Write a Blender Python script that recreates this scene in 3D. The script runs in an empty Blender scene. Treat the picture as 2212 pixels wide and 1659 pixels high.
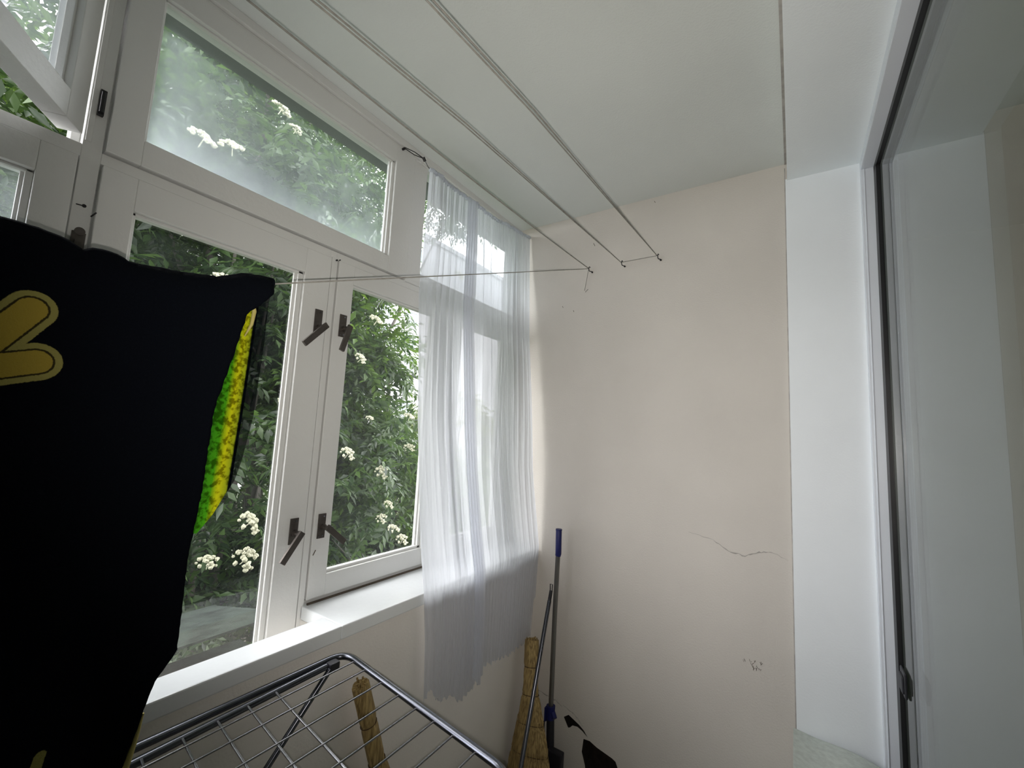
import bpy, math, random
import numpy as np
from mathutils import Vector, Matrix, noise

C = bpy.context.scene.collection
sc = bpy.context.scene
PI = math.pi

# ------------------------------------------------------------------ camera
yaw, pitch, roll = 0.58741497, 0.10941061, 0.05091896
cy, sy = math.cos(yaw), math.sin(yaw)
fwd = Vector((-sy * math.cos(pitch), cy * math.cos(pitch), math.sin(pitch)))
rt = Vector((cy, sy, 0.0))
up = rt.cross(fwd)
r2 = math.cos(roll) * rt + math.sin(roll) * up
u2 = -math.sin(roll) * rt + math.cos(roll) * up
cam_data = bpy.data.cameras.new('camera')
cam = bpy.data.objects.new('camera', cam_data)
C.objects.link(cam)
M = Matrix((( r2.x, u2.x, -fwd.x, 0.0), (r2.y, u2.y, -fwd.y, 0.0), (r2.z, u2.z, -fwd.z, 1.45), (0, 0, 0, 1)))
cam.matrix_world = M
cam_data.sensor_fit = 'HORIZONTAL'
cam_data.sensor_width = 36.0
cam_data.lens = 36.0 * 920.0 / 2212.0
cam_data.clip_start = 0.02
cam_data.clip_end = 500
sc.camera = cam

# ------------------------------------------------------------------ view, sky
sc.view_settings.view_transform = 'Standard'
sc.view_settings.look = 'None'
sc.view_settings.gamma = 1.0
sc.view_settings.use_curve_mapping = False
sc.view_settings.exposure = 0.62
sc.cycles.max_bounces = 14
sc.cycles.diffuse_bounces = 7
sc.cycles.transparent_max_bounces = 24
sc.cycles.transmission_bounces = 8
sc.cycles.caustics_reflective = False
sc.cycles.caustics_refractive = False
sc.cycles.sample_clamp_indirect = 6.0
sc.cycles.use_denoising = True

w = bpy.data.worlds.new('overcast_sky')
sc.world = w
w.use_nodes = True
nt = w.node_tree
nt.nodes.clear()
tc = nt.nodes.new('ShaderNodeTexCoord')
sep = nt.nodes.new('ShaderNodeSeparateXYZ')
ramp = nt.nodes.new('ShaderNodeValToRGB')
ramp.color_ramp.elements[0].position = 0.0
ramp.color_ramp.elements[0].color = (0.90, 0.88, 0.90, 1)
ramp.color_ramp.elements[1].position = 0.9
ramp.color_ramp.elements[1].color = (1.0, 0.975, 1.0, 1)
bg = nt.nodes.new('ShaderNodeBackground')
bg.inputs['Strength'].default_value = 7.2
out = nt.nodes.new('ShaderNodeOutputWorld')
nt.links.new(tc.outputs['Generated'], sep.inputs[0])
nt.links.new(sep.outputs['Z'], ramp.inputs[0])
nt.links.new(ramp.outputs[0], bg.inputs['Color'])
nt.links.new(bg.outputs[0], out.inputs[0])

def portal(name, loc, sx, sz, rot):
    l = bpy.data.lights.new(name, 'AREA')
    l.shape = 'RECTANGLE'
    l.size = sx
    l.size_y = sz
    l.cycles.is_portal = True
    o = bpy.data.objects.new(name, l)
    C.objects.link(o)
    o.location = loc
    o.rotation_euler = rot
    return o
portal('window_portal', (-1.46, 0.2, 1.68), 1.9, 3.6, (0, -PI / 2, 0))

# small lamp of the handheld camera, just under the lens
fl = bpy.data.lights.new('camera_lamp', 'SPOT')
fl.energy = 35.0
fl.color = (1.0, 0.935, 0.86)
fl.shadow_soft_size = 0.004
fl.spot_size = math.radians(128)
fl.spot_blend = 1.0
fo_ = bpy.data.objects.new('camera_lamp', fl)
C.objects.link(fo_)
lm = M @ Matrix.Rotation(math.radians(-9), 4, 'Y') @ Matrix.Rotation(math.radians(8), 4, 'X'); lm.translation = Vector((0, 0, 1.45)) - 0.017*u2 - 0.006*r2 + 0.004*fwd
fo_.matrix_world = lm

# ------------------------------------------------------------------ materials
def new_mat(name):
    m = bpy.data.materials.new(name)
    m.use_nodes = True
    m.node_tree.nodes.clear()
    return m, m.node_tree.nodes, m.node_tree.links

def bump_mat(name, col, rough=0.6, var=0.04, scale=8.0, bump=0.08, bscale=120.0, metallic=0.0, spec=0.4, col2=None):
    m, N, L = new_mat(name)
    o = N.new('ShaderNodeOutputMaterial')
    p = N.new('ShaderNodeBsdfPrincipled')
    p.inputs['Roughness'].default_value = rough
    p.inputs['Metallic'].default_value = metallic
    p.inputs['Specular IOR Level'].default_value = spec
    t = N.new('ShaderNodeTexCoord')
    n = N.new('ShaderNodeTexNoise')
    n.inputs['Scale'].default_value = scale
    n.inputs['Detail'].default_value = 5
    r = N.new('ShaderNodeValToRGB')
    c2 = col2 or tuple(max(0, c * (1 - var * 3)) for c in col)
    r.color_ramp.elements[0].position = 0.3
    r.color_ramp.elements[0].color = (*c2, 1)
    r.color_ramp.elements[1].position = 0.62
    r.color_ramp.elements[1].color = (*col, 1)
    L.new(t.outputs['Object'], n.inputs['Vector'])
    L.new(n.outputs['Fac'], r.inputs['Fac'])
    L.new(r.outputs['Color'], p.inputs['Base Color'])
    if bump > 0:
        n2 = N.new('ShaderNodeTexNoise')
        n2.inputs['Scale'].default_value = bscale
        n2.inputs['Detail'].default_value = 4
        b = N.new('ShaderNodeBump')
        b.inputs['Strength'].default_value = bump
        b.inputs['Distance'].default_value = 0.01
        L.new(t.outputs['Object'], n2.inputs['Vector'])
        L.new(n2.outputs['Fac'], b.inputs['Height'])
        L.new(b.outputs['Normal'], p.inputs['Normal'])
    L.new(p.outputs[0], o.inputs[0])
    return m

def glass_mat(name, tint=(0.93, 0.97, 0.96), dirt=0.0, dirtcol=(0.8, 0.93, 0.95), streak=0.5, scale=9.0, ior=1.5, film=None):
    m, N, L = new_mat(name)
    o = N.new('ShaderNodeOutputMaterial')
    tr = N.new('ShaderNodeBsdfTransparent')
    tr.inputs['Color'].default_value = (*tint, 1)
    gl = N.new('ShaderNodeBsdfGlossy')
    gl.inputs['Roughness'].default_value = 0.0
    lw = N.new('ShaderNodeLayerWeight'); lw.inputs['Blend'].default_value = 0.5
    pw = N.new('ShaderNodeMath'); pw.operation = 'POWER'; pw.inputs[1].default_value = 5.0
    L.new(lw.outputs['Facing'], pw.inputs[0])
    r0 = 2*((ior-1)/(ior+1))**2
    fr = N.new('ShaderNodeMath'); fr.operation = 'MULTIPLY_ADD'; fr.inputs[1].default_value = 1-r0; fr.inputs[2].default_value = r0
    L.new(pw.outputs[0], fr.inputs[0])
    mx = N.new('ShaderNodeMixShader')
    L.new(fr.outputs[0], mx.inputs[0])
    L.new(tr.outputs[0], mx.inputs[1])
    L.new(gl.outputs[0], mx.inputs[2])
    last = mx
    if dirt > 0:
        tl = N.new('ShaderNodeMixShader'); tl.inputs[0].default_value = 0.45
        tl0 = N.new('ShaderNodeBsdfTranslucent')
        tl0.inputs['Color'].default_value = (*dirtcol, 1)
        rf = N.new('ShaderNodeBsdfRefraction')
        rf.inputs['Color'].default_value = (*dirtcol, 1)
        rf.inputs['Roughness'].default_value = 0.62
        rf.inputs['IOR'].default_value = 1.18
        L.new(tl0.outputs[0], tl.inputs[1]); L.new(rf.outputs[0], tl.inputs[2])
        t = N.new('ShaderNodeTexCoord')
        n = N.new('ShaderNodeTexNoise')
        n.inputs['Scale'].default_value = scale
        n.inputs['Detail'].default_value = 8
        n.inputs['Roughness'].default_value = 0.65
        mr = N.new('ShaderNodeMapRange')
        mr.inputs['From Min'].default_value = 0.3
        mr.inputs['From Max'].default_value = 0.7
        mr.inputs['To Min'].default_value = dirt * (1 - streak)
        mr.inputs['To Max'].default_value = dirt * (1 + streak)
        L.new(t.outputs['Object'], n.inputs['Vector'])
        L.new(n.outputs['Fac'], mr.inputs['Value'])
        m2 = N.new('ShaderNodeMixShader')
        fac = mr.outputs[0]
        if film:
            # grime film: thicker toward the lower and hinge-side edges of the pane, wiped near its top
            sx = N.new('ShaderNodeSeparateXYZ'); L.new(t.outputs['Object'], sx.inputs[0])
            def rng_(sock, a, b, c, d):
                q = N.new('ShaderNodeMapRange'); q.interpolation_type = 'SMOOTHSTEP'
                for nm, v in (('From Min', a), ('From Max', b), ('To Min', c), ('To Max', d)): q.inputs[nm].default_value = v
                L.new(sock, q.inputs['Value']); return q.outputs[0]
            def op(o_, a, b):
                q = N.new('ShaderNodeMath'); q.operation = o_; q.use_clamp = True
                L.new(a, q.inputs[0]); L.new(b, q.inputs[1]); return q.outputs[0]
            side = rng_(sx.outputs['Y'], film[0], film[1], film[2], 0.0)
            low = rng_(sx.outputs['Z'], film[3], film[4], film[5], 0.0)
            topw = rng_(sx.outputs['Z'], film[6], film[7], 1.0, 0.12)
            fac = op('MULTIPLY', op('ADD', op('ADD', fac, side), low), topw)
        L.new(fac, m2.inputs[0])
        L.new(mx.outputs[0], m2.inputs[1])
        L.new(tl.outputs[0], m2.inputs[2])
        last = m2
    L.new(last.outputs[0], o.inputs[0])
    return m

def leaf_mat(name, dark, light, trans):
    m, N, L = new_mat(name)
    o = N.new('ShaderNodeOutputMaterial')
    g = N.new('ShaderNodeNewGeometry')
    r = N.new('ShaderNodeValToRGB')
    r.color_ramp.elements[0].color = (*dark, 1)
    r.color_ramp.elements[1].color = (*light, 1)
    L.new(g.outputs['Random Per Island'], r.inputs[0])
    p = N.new('ShaderNodeBsdfPrincipled')
    p.inputs['Roughness'].default_value = 0.45
    L.new(r.outputs[0], p.inputs['Base Color'])
    tl = N.new('ShaderNodeBsdfTranslucent')
    hs = N.new('ShaderNodeHueSaturation')
    hs.inputs['Value'].default_value = 1.7
    hs.inputs['Hue'].default_value = 0.485
    L.new(r.outputs[0], hs.inputs['Color'])
    L.new(hs.outputs[0], tl.inputs['Color'])
    mx = N.new('ShaderNodeMixShader')
    mx.inputs[0].default_value = trans
    L.new(p.outputs[0], mx.inputs[1])
    L.new(tl.outputs[0], mx.inputs[2])
    L.new(mx.outputs[0], o.inputs[0])
    return m

M_ceil = bump_mat('ceiling_paint', (0.66, 0.69, 0.67), 0.8, 0.015, 3, 0.12, 160)
M_soffit = bump_mat('soffit_paint', (0.85, 0.90, 0.92), 0.75, 0.01, 3, 0.08, 160)
M_wall = bump_mat('beige_wall_paint', (0.63, 0.595, 0.55), 0.8, 0.02, 2.5, 0.15, 150)
M_wall_white = bump_mat('white_plaster', (0.85, 0.89, 0.925), 0.7, 0.015, 2.5, 0.06, 150)
M_wall_low = bump_mat('parapet_paint', (0.84, 0.81, 0.775), 0.75, 0.02, 3, 0.15, 150)
M_room = bump_mat('inner_room_wall', (0.50, 0.46, 0.38), 0.8, 0.03, 2, 0.05, 100)
M_floor = bump_mat('floor_tile', (0.34, 0.31, 0.27), 0.5, 0.05, 6, 0.05, 60)
M_wood = bump_mat('white_window_paint', (0.66, 0.665, 0.65), 0.42, 0.012, 5, 0.10, 90)
M_sill = bump_mat('glossy_sill_paint', (0.80, 0.83, 0.85), 0.22, 0.01, 5, 0.05, 60, spec=0.5)
M_upvc = bump_mat('white_plastic_profile', (0.72, 0.76, 0.82), 0.3, 0.01, 3, 0.0)
M_rubber = bump_mat('black_rubber_gasket', (0.012, 0.012, 0.014), 0.4, 0.01, 3, 0.0)
M_dirt = bump_mat('grimy_crevice', (0.10, 0.08, 0.06), 0.9, 0.1, 20, 0.2, 80)
M_crack = bump_mat('plaster_crack', (0.42, 0.40, 0.375), 0.9, 0.1, 30, 0.1, 80)
M_hole = bump_mat('dark_hole_masonry', (0.02, 0.014, 0.01), 1.0, 0.2, 30, 0.2, 60)
M_handle = bump_mat('worn_handle_metal', (0.13, 0.115, 0.105), 0.38, 0.08, 40, 0.06, 200, metallic=0.75)
M_steel = bump_mat('chrome_wire', (0.30, 0.30, 0.32), 0.22, 0.03, 20, 0.0, metallic=1.0)
M_tube = bump_mat('grey_steel_tube', (0.12, 0.125, 0.145), 0.25, 0.04, 14, 0.0, metallic=1.0)
M_pole = bump_mat('brushed_pole', (0.24, 0.23, 0.22), 0.35, 0.05, 14, 0.0, metallic=0.9)
M_blue = bump_mat('blue_grip_plastic', (0.010, 0.014, 0.11), 0.45, 0.03, 10, 0.0)
M_dark = bump_mat('dark_plastic', (0.018, 0.018, 0.024), 0.45, 0.03, 10, 0.0)
M_rope = bump_mat('grey_line_cord', (0.30, 0.29, 0.26), 0.8, 0.1, 60, 0.2, 400)
M_straw = bump_mat('straw', (0.42, 0.29, 0.11), 0.75, 0.10, 40, 0.5, 120, col2=(0.20, 0.13, 0.045))
def straw_mat():
    m, N, L = new_mat('straw_fibres')
    o = N.new('ShaderNodeOutputMaterial'); p = N.new('ShaderNodeBsdfPrincipled'); p.inputs['Roughness'].default_value = 0.7
    t = N.new('ShaderNodeTexCoord'); mp = N.new('ShaderNodeMapping'); mp.inputs['Scale'].default_value = (170, 170, 7)
    n = N.new('ShaderNodeTexNoise'); n.inputs['Scale'].default_value = 1.0; n.inputs['Detail'].default_value = 4
    r = N.new('ShaderNodeValToRGB'); r.color_ramp.elements[0].position = 0.35; r.color_ramp.elements[0].color = (0.19, 0.125, 0.045, 1)
    r.color_ramp.elements[1].position = 0.62; r.color_ramp.elements[1].color = (0.44, 0.32, 0.13, 1)
    b = N.new('ShaderNodeBump'); b.inputs['Strength'].default_value = 0.8; b.inputs['Distance'].default_value = 0.003
    L.new(t.outputs['Object'], mp.inputs[0]); L.new(mp.outputs[0], n.inputs['Vector']); L.new(n.outputs['Fac'], r.inputs[0]); L.new(n.outputs['Fac'], b.inputs['Height'])
    L.new(r.outputs[0], p.inputs['Base Color']); L.new(b.outputs[0], p.inputs['Normal']); L.new(p.outputs[0], o.inputs[0])
    return m
M_straw = straw_mat()
M_twine = bump_mat('brown_twine', (0.10, 0.06, 0.03), 0.9, 0.1, 60, 0.2, 300)
M_box = bump_mat('pale_flecked_cover', (0.62, 0.67, 0.62), 0.75, 0.05, 60, 0.2, 90)
M_bark = bump_mat('bark', (0.055, 0.05, 0.042), 0.9, 0.12, 14, 0.6, 40)
M_leafA = leaf_mat('leaf_mid_green', (0.010, 0.028, 0.006), (0.048, 0.095, 0.012), 0.38)
M_leafB = leaf_mat('leaf_dark_green', (0.007, 0.019, 0.006), (0.030, 0.062, 0.011), 0.32)
M_leafC = leaf_mat('leaf_yellow_green', (0.045, 0.07, 0.011), (0.09, 0.11, 0.02), 0.4)
M_flower = bump_mat('creamy_blossom', (0.33, 0.33, 0.24), 0.8, 0.03, 60, 0.0)
M_facade = bump_mat('white_facade', (0.30, 0.30, 0.31), 0.8, 0.01, 0.3, 0.0)
M_fwin = bump_mat('facade_window_glass', (0.13, 0.15, 0.17), 0.3, 0.05, 1, 0.0)
M_fframe = bump_mat('facade_window_frame', (0.42, 0.43, 0.45), 0.5, 0.01, 1, 0.0)
M_ground = bump_mat('ground', (0.07, 0.085, 0.05), 0.95, 0.15, 1.2, 0.3, 5)
M_apron = bump_mat('weathered_metal_apron', (0.030, 0.040, 0.032), 0.95, 0.25, 14, 0.5, 60, spec=0.05)
M_lintel = bump_mat('dark_outer_lintel', (0.085, 0.10, 0.085), 0.8, 0.05, 9, 0.2, 40)
G_clear = glass_mat('casement_glass', (0.96, 0.98, 0.965), 0.012, (0.75, 0.9, 0.85), 0.8, 5)
G_milky = glass_mat('dusty_transom_glass', (0.93, 0.98, 0.98), 0.19, (0.84, 0.95, 1.0), 0.5, 3.2, film=(0.30, 0.66, 0.20, 2.11, 2.25, 0.15, 2.43, 2.47))
G_open = glass_mat('open_transom_glass', (0.95, 0.98, 1.0), 0.22, (0.85, 0.95, 1.0), 0.3, 5)
G_door = glass_mat('door_glass', (0.86, 0.92, 0.88), 0.0, ior=1.5)

# ------------------------------------------------------------------ mesh helpers
class MB:
    def __init__(s):
        s.v = []; s.f = []; s.m = []; s.smooth = []
    def add(s, v, f, mi=0, sm=False):
        b = len(s.v)
        s.v += [tuple(p) for p in v]
        for q in f:
            s.f.append(tuple(b + i for i in q)); s.m.append(mi); s.smooth.append(sm)
    def box(s, a, b, mi=0):
        x0, y0, z0 = (min(a[i], b[i]) for i in range(3)); x1, y1, z1 = (max(a[i], b[i]) for i in range(3))
        v = [(x0,y0,z0),(x1,y0,z0),(x1,y1,z0),(x0,y1,z0),(x0,y0,z1),(x1,y0,z1),(x1,y1,z1),(x0,y1,z1)]
        s.add(v, [(0,3,2,1),(4,5,6,7),(0,1,5,4),(1,2,6,5),(2,3,7,6),(3,0,4,7)], mi)
    def obox(s, c, ax, ay, az, mi=0):
        c, ax, ay, az = map(Vector, (c, ax, ay, az))
        v = [c + i*ax + j*ay + k*az for k in (-1,1) for j in (-1,1) for i in (-1,1)]
        s.add(v, [(0,2,3,1),(4,5,7,6),(0,1,5,4),(1,3,7,5),(3,2,6,7),(2,0,4,6)], mi)
    def tube(s, pts, r, n=10, mi=0, cap=True, closed=False, flat=1.0):
        pts = [Vector(p) for p in pts]
        rs = r if isinstance(r, (list, tuple)) else [r]*len(pts)
        rings = []; nrm = None
        K = len(pts)
        for i, p in enumerate(pts):
            if closed:
                t = (pts[(i+1) % K] - pts[i-1]).normalized()
            else:
                t = (pts[min(i+1, K-1)] - pts[max(i-1, 0)]).normalized()
            if nrm is None:
                a = Vector((0,0,1)) if abs(t.z) < 0.9 else Vector((1,0,0))
                nrm = t.cross(a).normalized()
            else:
                nrm = (nrm - t * nrm.dot(t)).normalized()
            bn = t.cross(nrm)
            rings.append([p + rs[i]*(math.cos(2*PI*k/n)*nrm + flat*math.sin(2*PI*k/n)*bn) for k in range(n)])
        v = [q for g in rings for q in g]
        f = []
        lim = K if closed else K-1
        for i in range(lim):
            j = (i+1) % K
            for k in range(n):
                f.append((i*n+k, i*n+(k+1)%n, j*n+(k+1)%n, j*n+k))
        s.add(v, f, mi, True)
        if cap and not closed:
            s.add(rings[0], [tuple(range(n))[::-1]], mi); s.add(rings[-1], [tuple(range(n))], mi)
    def prism(s, poly, d, mi=0):
        """poly list of 3d points, d extrusion vector"""
        n = len(poly); d = Vector(d)
        v = [Vector(p) for p in poly] + [Vector(p)+d for p in poly]
        f = [tuple(range(n))[::-1], tuple(range(n, 2*n))] + [(i, (i+1)%n, n+(i+1)%n, n+i) for i in range(n)]
        s.add(v, f, mi)
    def build(s, name, mats, parent=None, bevel=0.0, solid=0.0):
        me = bpy.data.meshes.new(name)
        me.from_pydata(s.v, [], s.f)
        if not isinstance(mats, (list, tuple)): mats = [mats]
        for m in mats: me.materials.append(m)
        me.polygons.foreach_set('material_index', s.m)
        me.polygons.foreach_set('use_smooth', s.smooth)
        me.update()
        o = bpy.data.objects.new(name, me)
        C.objects.link(o)
        if parent is not None:
            o.parent = parent
            o.matrix_parent_inverse = Matrix.Translation(-parent.location) if parent.rotation_euler.z == 0 else parent.matrix_basis.inverted()
        if solid:
            sm = o.modifiers.new('thickness', 'SOLIDIFY'); sm.thickness = solid; sm.offset = 0
        if bevel:
            b = o.modifiers.new('bevel', 'BEVEL'); b.width = bevel; b.segments = 2; b.limit_method = 'ANGLE'
        return o

def tag(o, label=None, cat=None, group=None, kind=None):
    if label: o['label'] = label
    if cat: o['category'] = cat
    if group: o['group'] = group
    if kind: o['kind'] = kind
    return o
def struct(o, label=None):
    o['kind'] = 'structure'
    if label: o['label'] = label
    return o
def empty(name, loc):
    o = bpy.data.objects.new(name, None)
    o.empty_display_size = 0.05
    C.objects.link(o)
    o.location = loc
    return o

# ------------------------------------------------------------------ room shell
FL = -0.30          # floor
CE = 2.62           # ceiling
EW = 2.0            # end wall plane
BK = -1.6           # wall behind the camera
WX = -1.34          # window frame face
DX = 0.27           # glazing plane of the glass door

b = MB(); b.box((-1.6, BK-0.15, FL-0.1), (0.34, EW+0.15, FL)); struct(b.build('floor', M_floor), 'dark tiled floor of the narrow balcony')
b = MB(); b.box((-1.42, BK-0.15, CE), (0.34, EW+0.15, CE+0.12)); struct(b.build('ceiling', M_ceil), 'grey white painted ceiling of the enclosed balcony')
b = MB()
b.prism([(-0.006, BK, 2.539), (0.34, BK, 2.539), (0.34, BK, CE), (-0.006, BK, CE)], (0, EW-BK, 0))
b.box((-0.0145, BK, 2.6175), (-0.006, EW, CE), 1)
b.box((-0.0155, EW-0.0035, FL), (-0.012, EW, 2.60), 1)
struct(b.build('trim_1', [M_soffit, M_crack]), 'lower bluish white soffit strip beside the glass door')

# end wall with the broken plaster holes
b = MB(); b.box((-1.42, EW, FL-0.1), (0.34, EW+0.15, CE+0.1))
wall = b.build('wall_end', [M_wall, M_hole])
holes = [[(-0.939,0.112),(-0.915,0.074),(-0.906,0.078),(-0.893,0.092),(-0.868,0.096),(-0.845,0.088),(-0.815,0.070),(-0.835,0.092),(-0.861,0.108),(-0.885,0.118),(-0.915,0.130)],
         [(-0.836,0.055),(-0.806,0.060),(-0.762,0.042),(-0.715,0.040),(-0.690,0.058),(-0.676,0.030),(-0.655,-0.005),(-0.640,-0.06),(-0.63,-0.13),(-0.70,-0.19),(-0.78,-0.17),(-0.815,-0.10),(-0.822,-0.05),(-0.842,0.0)]]
# second outline: sloping upper edge
holes[1] = [(-0.836,0.057),(-0.806,0.060),(-0.770,0.047),(-0.735,0.040),(-0.700,0.033),(-0.683,0.026),(-0.668,-0.005),(-0.652,-0.045),(-0.63,-0.12),(-0.70,-0.19),(-0.78,-0.17),(-0.815,-0.10),(-0.826,-0.05),(-0.843,0.0)]
for h in holes:
    if sum(p[0]*q[1]-q[0]*p[1] for p, q in zip(h, h[1:]+h[:1])) > 0: h = h[::-1]
    cb = MB(); cb.prism([(x, EW-0.02, z) for x, z in h], (0, 0.12, 0), 1)
    co = cb.build('hole_cutter', [M_wall, M_hole])
    md = wall.modifiers.new('hole', 'BOOLEAN'); md.operation = 'DIFFERENCE'; md.object = co; md.solver = 'EXACT'
    bpy.context.view_layer.update(); dg = bpy.context.evaluated_depsgraph_get()
    me = bpy.data.meshes.new_from_object(wall.evaluated_get(dg))
    wall.modifiers.clear(); wall.data = me
    bpy.data.objects.remove(co)
struct(wall, 'beige end wall with cracked plaster')
# peeled plaster edges
def crack(pts, w, name='crack'):
    b = MB()
    n = len(pts)
    up_ = []; lo = []
    for i, (x, z) in enumerate(pts):
        k = w * math.sin(PI * (i + 0.5) / n) * (0.6 + 0.4*math.sin(i*2.3))
        up_.append((x, EW-0.0015, z)); lo.append((x, EW-0.0015, z - max(k, 0.0008)))
    b.add(up_ + lo + [(p[0], EW+0.001, p[2]) for p in up_], [(i, i+1, n+i+1, n+i) for i in range(n-1)] + [(i, i+1, 2*n+i+1, 2*n+i) for i in range(n-1)])
    return b.build(name, M_crack, wall)
def dense(pts, k=5, amp=0.0025):
    r = random.Random(len(pts)); o = []
    for a, c in zip(pts[:-1], pts[1:]):
        for i in range(k):
            t = i/k; o.append((a[0]+(c[0]-a[0])*t, a[1]+(c[1]-a[1])*t + r.uniform(-amp, amp)))
    o.append(pts[-1]); return o
crack(dense([(-0.385,1.060),(-0.29,1.045),(-0.23,1.010),(-0.172,1.003),(-0.124,1.026),(-0.085,1.036),(-0.028,1.013)]), 0.006)
crack(dense([(-1.089,0.185),(-1.024,0.175),(-0.985,0.172),(-0.949,0.155)]), 0.008)
crack(dense([(-0.945,0.165),(-0.90,0.150),(-0.868,0.135),(-0.84,0.108)]), 0.006)
# pencil-like scuffs
b = MB(); r = random.Random(4)
for i in range(16):
    x = -0.155 + r.random()*0.035; z = 0.585 + r.random()*0.04
    b.tube([(x, EW-0.0006, z), (x+r.uniform(-.008,.008), EW-0.0006, z+r.uniform(-.012,.012))], 0.0008, 5)
for i in range(5):
    x = -0.185 + r.random()*0.03; z = 0.605 + r.random()*0.02
    b.tube([(x, EW-0.0006, z), (x+0.003, EW-0.0006, z-0.008)], 0.0006, 5)
for x, z in ((-0.862,2.45),(-0.858,2.442),(-1.03,2.13),(-0.965,2.10),(-0.55,2.60)):
    b.tube([(x, EW-0.0006, z), (x+0.004, EW-0.0006, z-0.008)], 0.0012, 5)
b.build('scuff_mark', M_dirt, wall)

# white plaster reveal at the right part of the end wall
b = MB(); b.box((-0.012, EW-0.012, FL), (0.235, EW, 2.545)); struct(b.build('wall_reveal', M_wall_white), 'bright white reveal strip between the beige wall and the door frame')
b = MB(); b.box((-1.6, BK-0.1, FL-0.1), (0.34, BK, CE+0.1))
struct(b.build('wall_back', M_wall))

# parapet wall under the windows (with a sunken trough behind the board for the left casement)
b = MB()
b.box((-1.135, BK, FL), (-1.33, EW, 0.70))
b.box((-1.135, BK, 0.70), (-1.205, 0.846, 0.815))
b.box((-1.135, 0.846, 0.70), (-1.33, EW, 0.815))
b.box((-1.33, BK, FL-4.6), (-1.46, EW+0.15, 0.70))
b.box((-1.33, 0.846, 0.70), (-1.46, EW+0.15, 0.855))
struct(b.build('wall_window', M_wall_low), 'painted parapet wall below the window sill')

# sill
b = MB()
b.box((-1.118, BK, 0.815), (-1.212, 0.846, 0.856))
b.box((-1.118, 0.846, 0.815), (-1.352, EW, 0.856))
sill = struct(b.build('window_sill', M_sill, bevel=0.004), 'glossy white window sill board')

# outer lintel, outer apron
b = MB(); b.box((-1.46, BK, 2.682), (-1.66, EW+0.6, 2.9)); b.box((-1.42, BK, 2.60), (-1.47, EW+0.3, 2.9)); struct(b.build('trim_2', M_lintel), 'dark green grey outer lintel seen through the top of the panes')
b = MB()
b.prism([(-1.49, BK, 0.782), (-1.49, BK, 0.775), (-2.05, BK, 0.64), (-2.05, BK, 0.66)], (0, 0.9-BK, 0))
b.box((-1.47, BK, -2), (-1.80, 0.9, 0.60))
struct(b.build('trim_3', M_apron), 'weathered grey green ledge outside the left casement')

# ------------------------------------------------------------------ window structure
TZ = 2.03
frame = MB()
FD = WX - 0.075     # frame back
def fbar(y0, y1, z0, z1, x=WX):
    frame.box((FD, y0, z0), (x, y1, z1))
for (a, c) in ((0.200, 0.234),):
    fbar(a, c, 0.60, CE)                   # main post
    frame.box((FD, a-0.016, 2.05), (WX-0.030, a, CE))  # step added to block sky light beside the open sash
fbar(1.170, 1.250, 2.043, CE)              # transom post
fbar(0.833, 0.855, 0.62, 2.020)            # mullion between the two casements
fbar(1.452, 1.490, 0.856, 2.020)
fbar(-0.47, 0.200, 2.020, 2.050)
fbar(0.234, 0.833, 2.020, 2.047); fbar(0.833, 0.855, 2.020, 2.047); fbar(0.855, EW, 2.020, 2.047)
fbar(1.250, EW, 2.047, 2.105)
fbar(BK, EW, 2.588, CE)
fbar(1.965, EW, 0.856, 2.020); fbar(1.975, EW, 2.105, 2.588)
fbar(0.855, EW, 0.840, 0.868)
fbar(BK, 0.833, 0.60, 0.700)
# windows continuing behind the viewer
fbar(-0.50, -0.465, 0.60, CE); fbar(BK, -1.55, 0.60, CE)
fbar(-1.55, -0.50, 2.02, 2.08)
# cover strip between the casements, cover strip on the post, cornice strip
frame.box((WX, 0.8335, 0.70), (WX+0.008, 0.8545, 2.022))
frame.box((WX, 0.203, 2.06), (WX+0.003, 0.214, 2.575))
win = frame.build('window_1', M_wood, bevel=0.002)
struct(win, 'white painted wooden window frame with transoms and casements')

def sash(name, y0, y1, z0, z1, sw, swb=None, swt=None, glass=G_clear, xf=WX+0.012, xb=WX-0.045, parent=win, bead=0.012, mat=None, right=None):
    """closed sash in the plane x=const; returns object. sw stile width"""
    swb = swb or sw; swt = swt or sw; right = right or sw
    m = MB()
    m.box((xb, y0, z0), (xf, y0+sw, z1)); m.box((xb, y1-right, z0), (xf, y1, z1))
    m.box((xb, y0+sw, z0), (xf, y1-right, z0+swb)); m.box((xb, y0+sw, z1-swt), (xf, y1-right, z1))
    # bead
    q0, q1, w0, w1 = y0+sw, y1-right, z0+swb, z1-swt
    x0, x1 = xf-0.026, xf-0.012
    t = bead
    m.box((x0, q0, w0), (x1, q0+t*0.5, w1)); m.box((x0, q1-t, w0), (x1, q1, w1))
    m.box((x0, q0, w0), (x1, q1, w0+t*0.7)); m.box((x0, q0, w1-t*0.5), (x1, q1, w1))
    m.box((x0-0.004, q1-t*1.5, w0), (x0+0.004, q1, w1))
    o = m.build(name, mat or M_wood, parent, bevel=0.0018)
    g = MB(); g.add([(x0-0.004, q0-0.004, w0-0.004), (x0-0.004, q1+0.004, w0-0.004), (x0-0.004, q1+0.004, w1+0.004), (x0-0.004, q0-0.004, w1+0.004)], [(0,1,2,3)])
    g.build('pane', glass, o)
    return o

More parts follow.
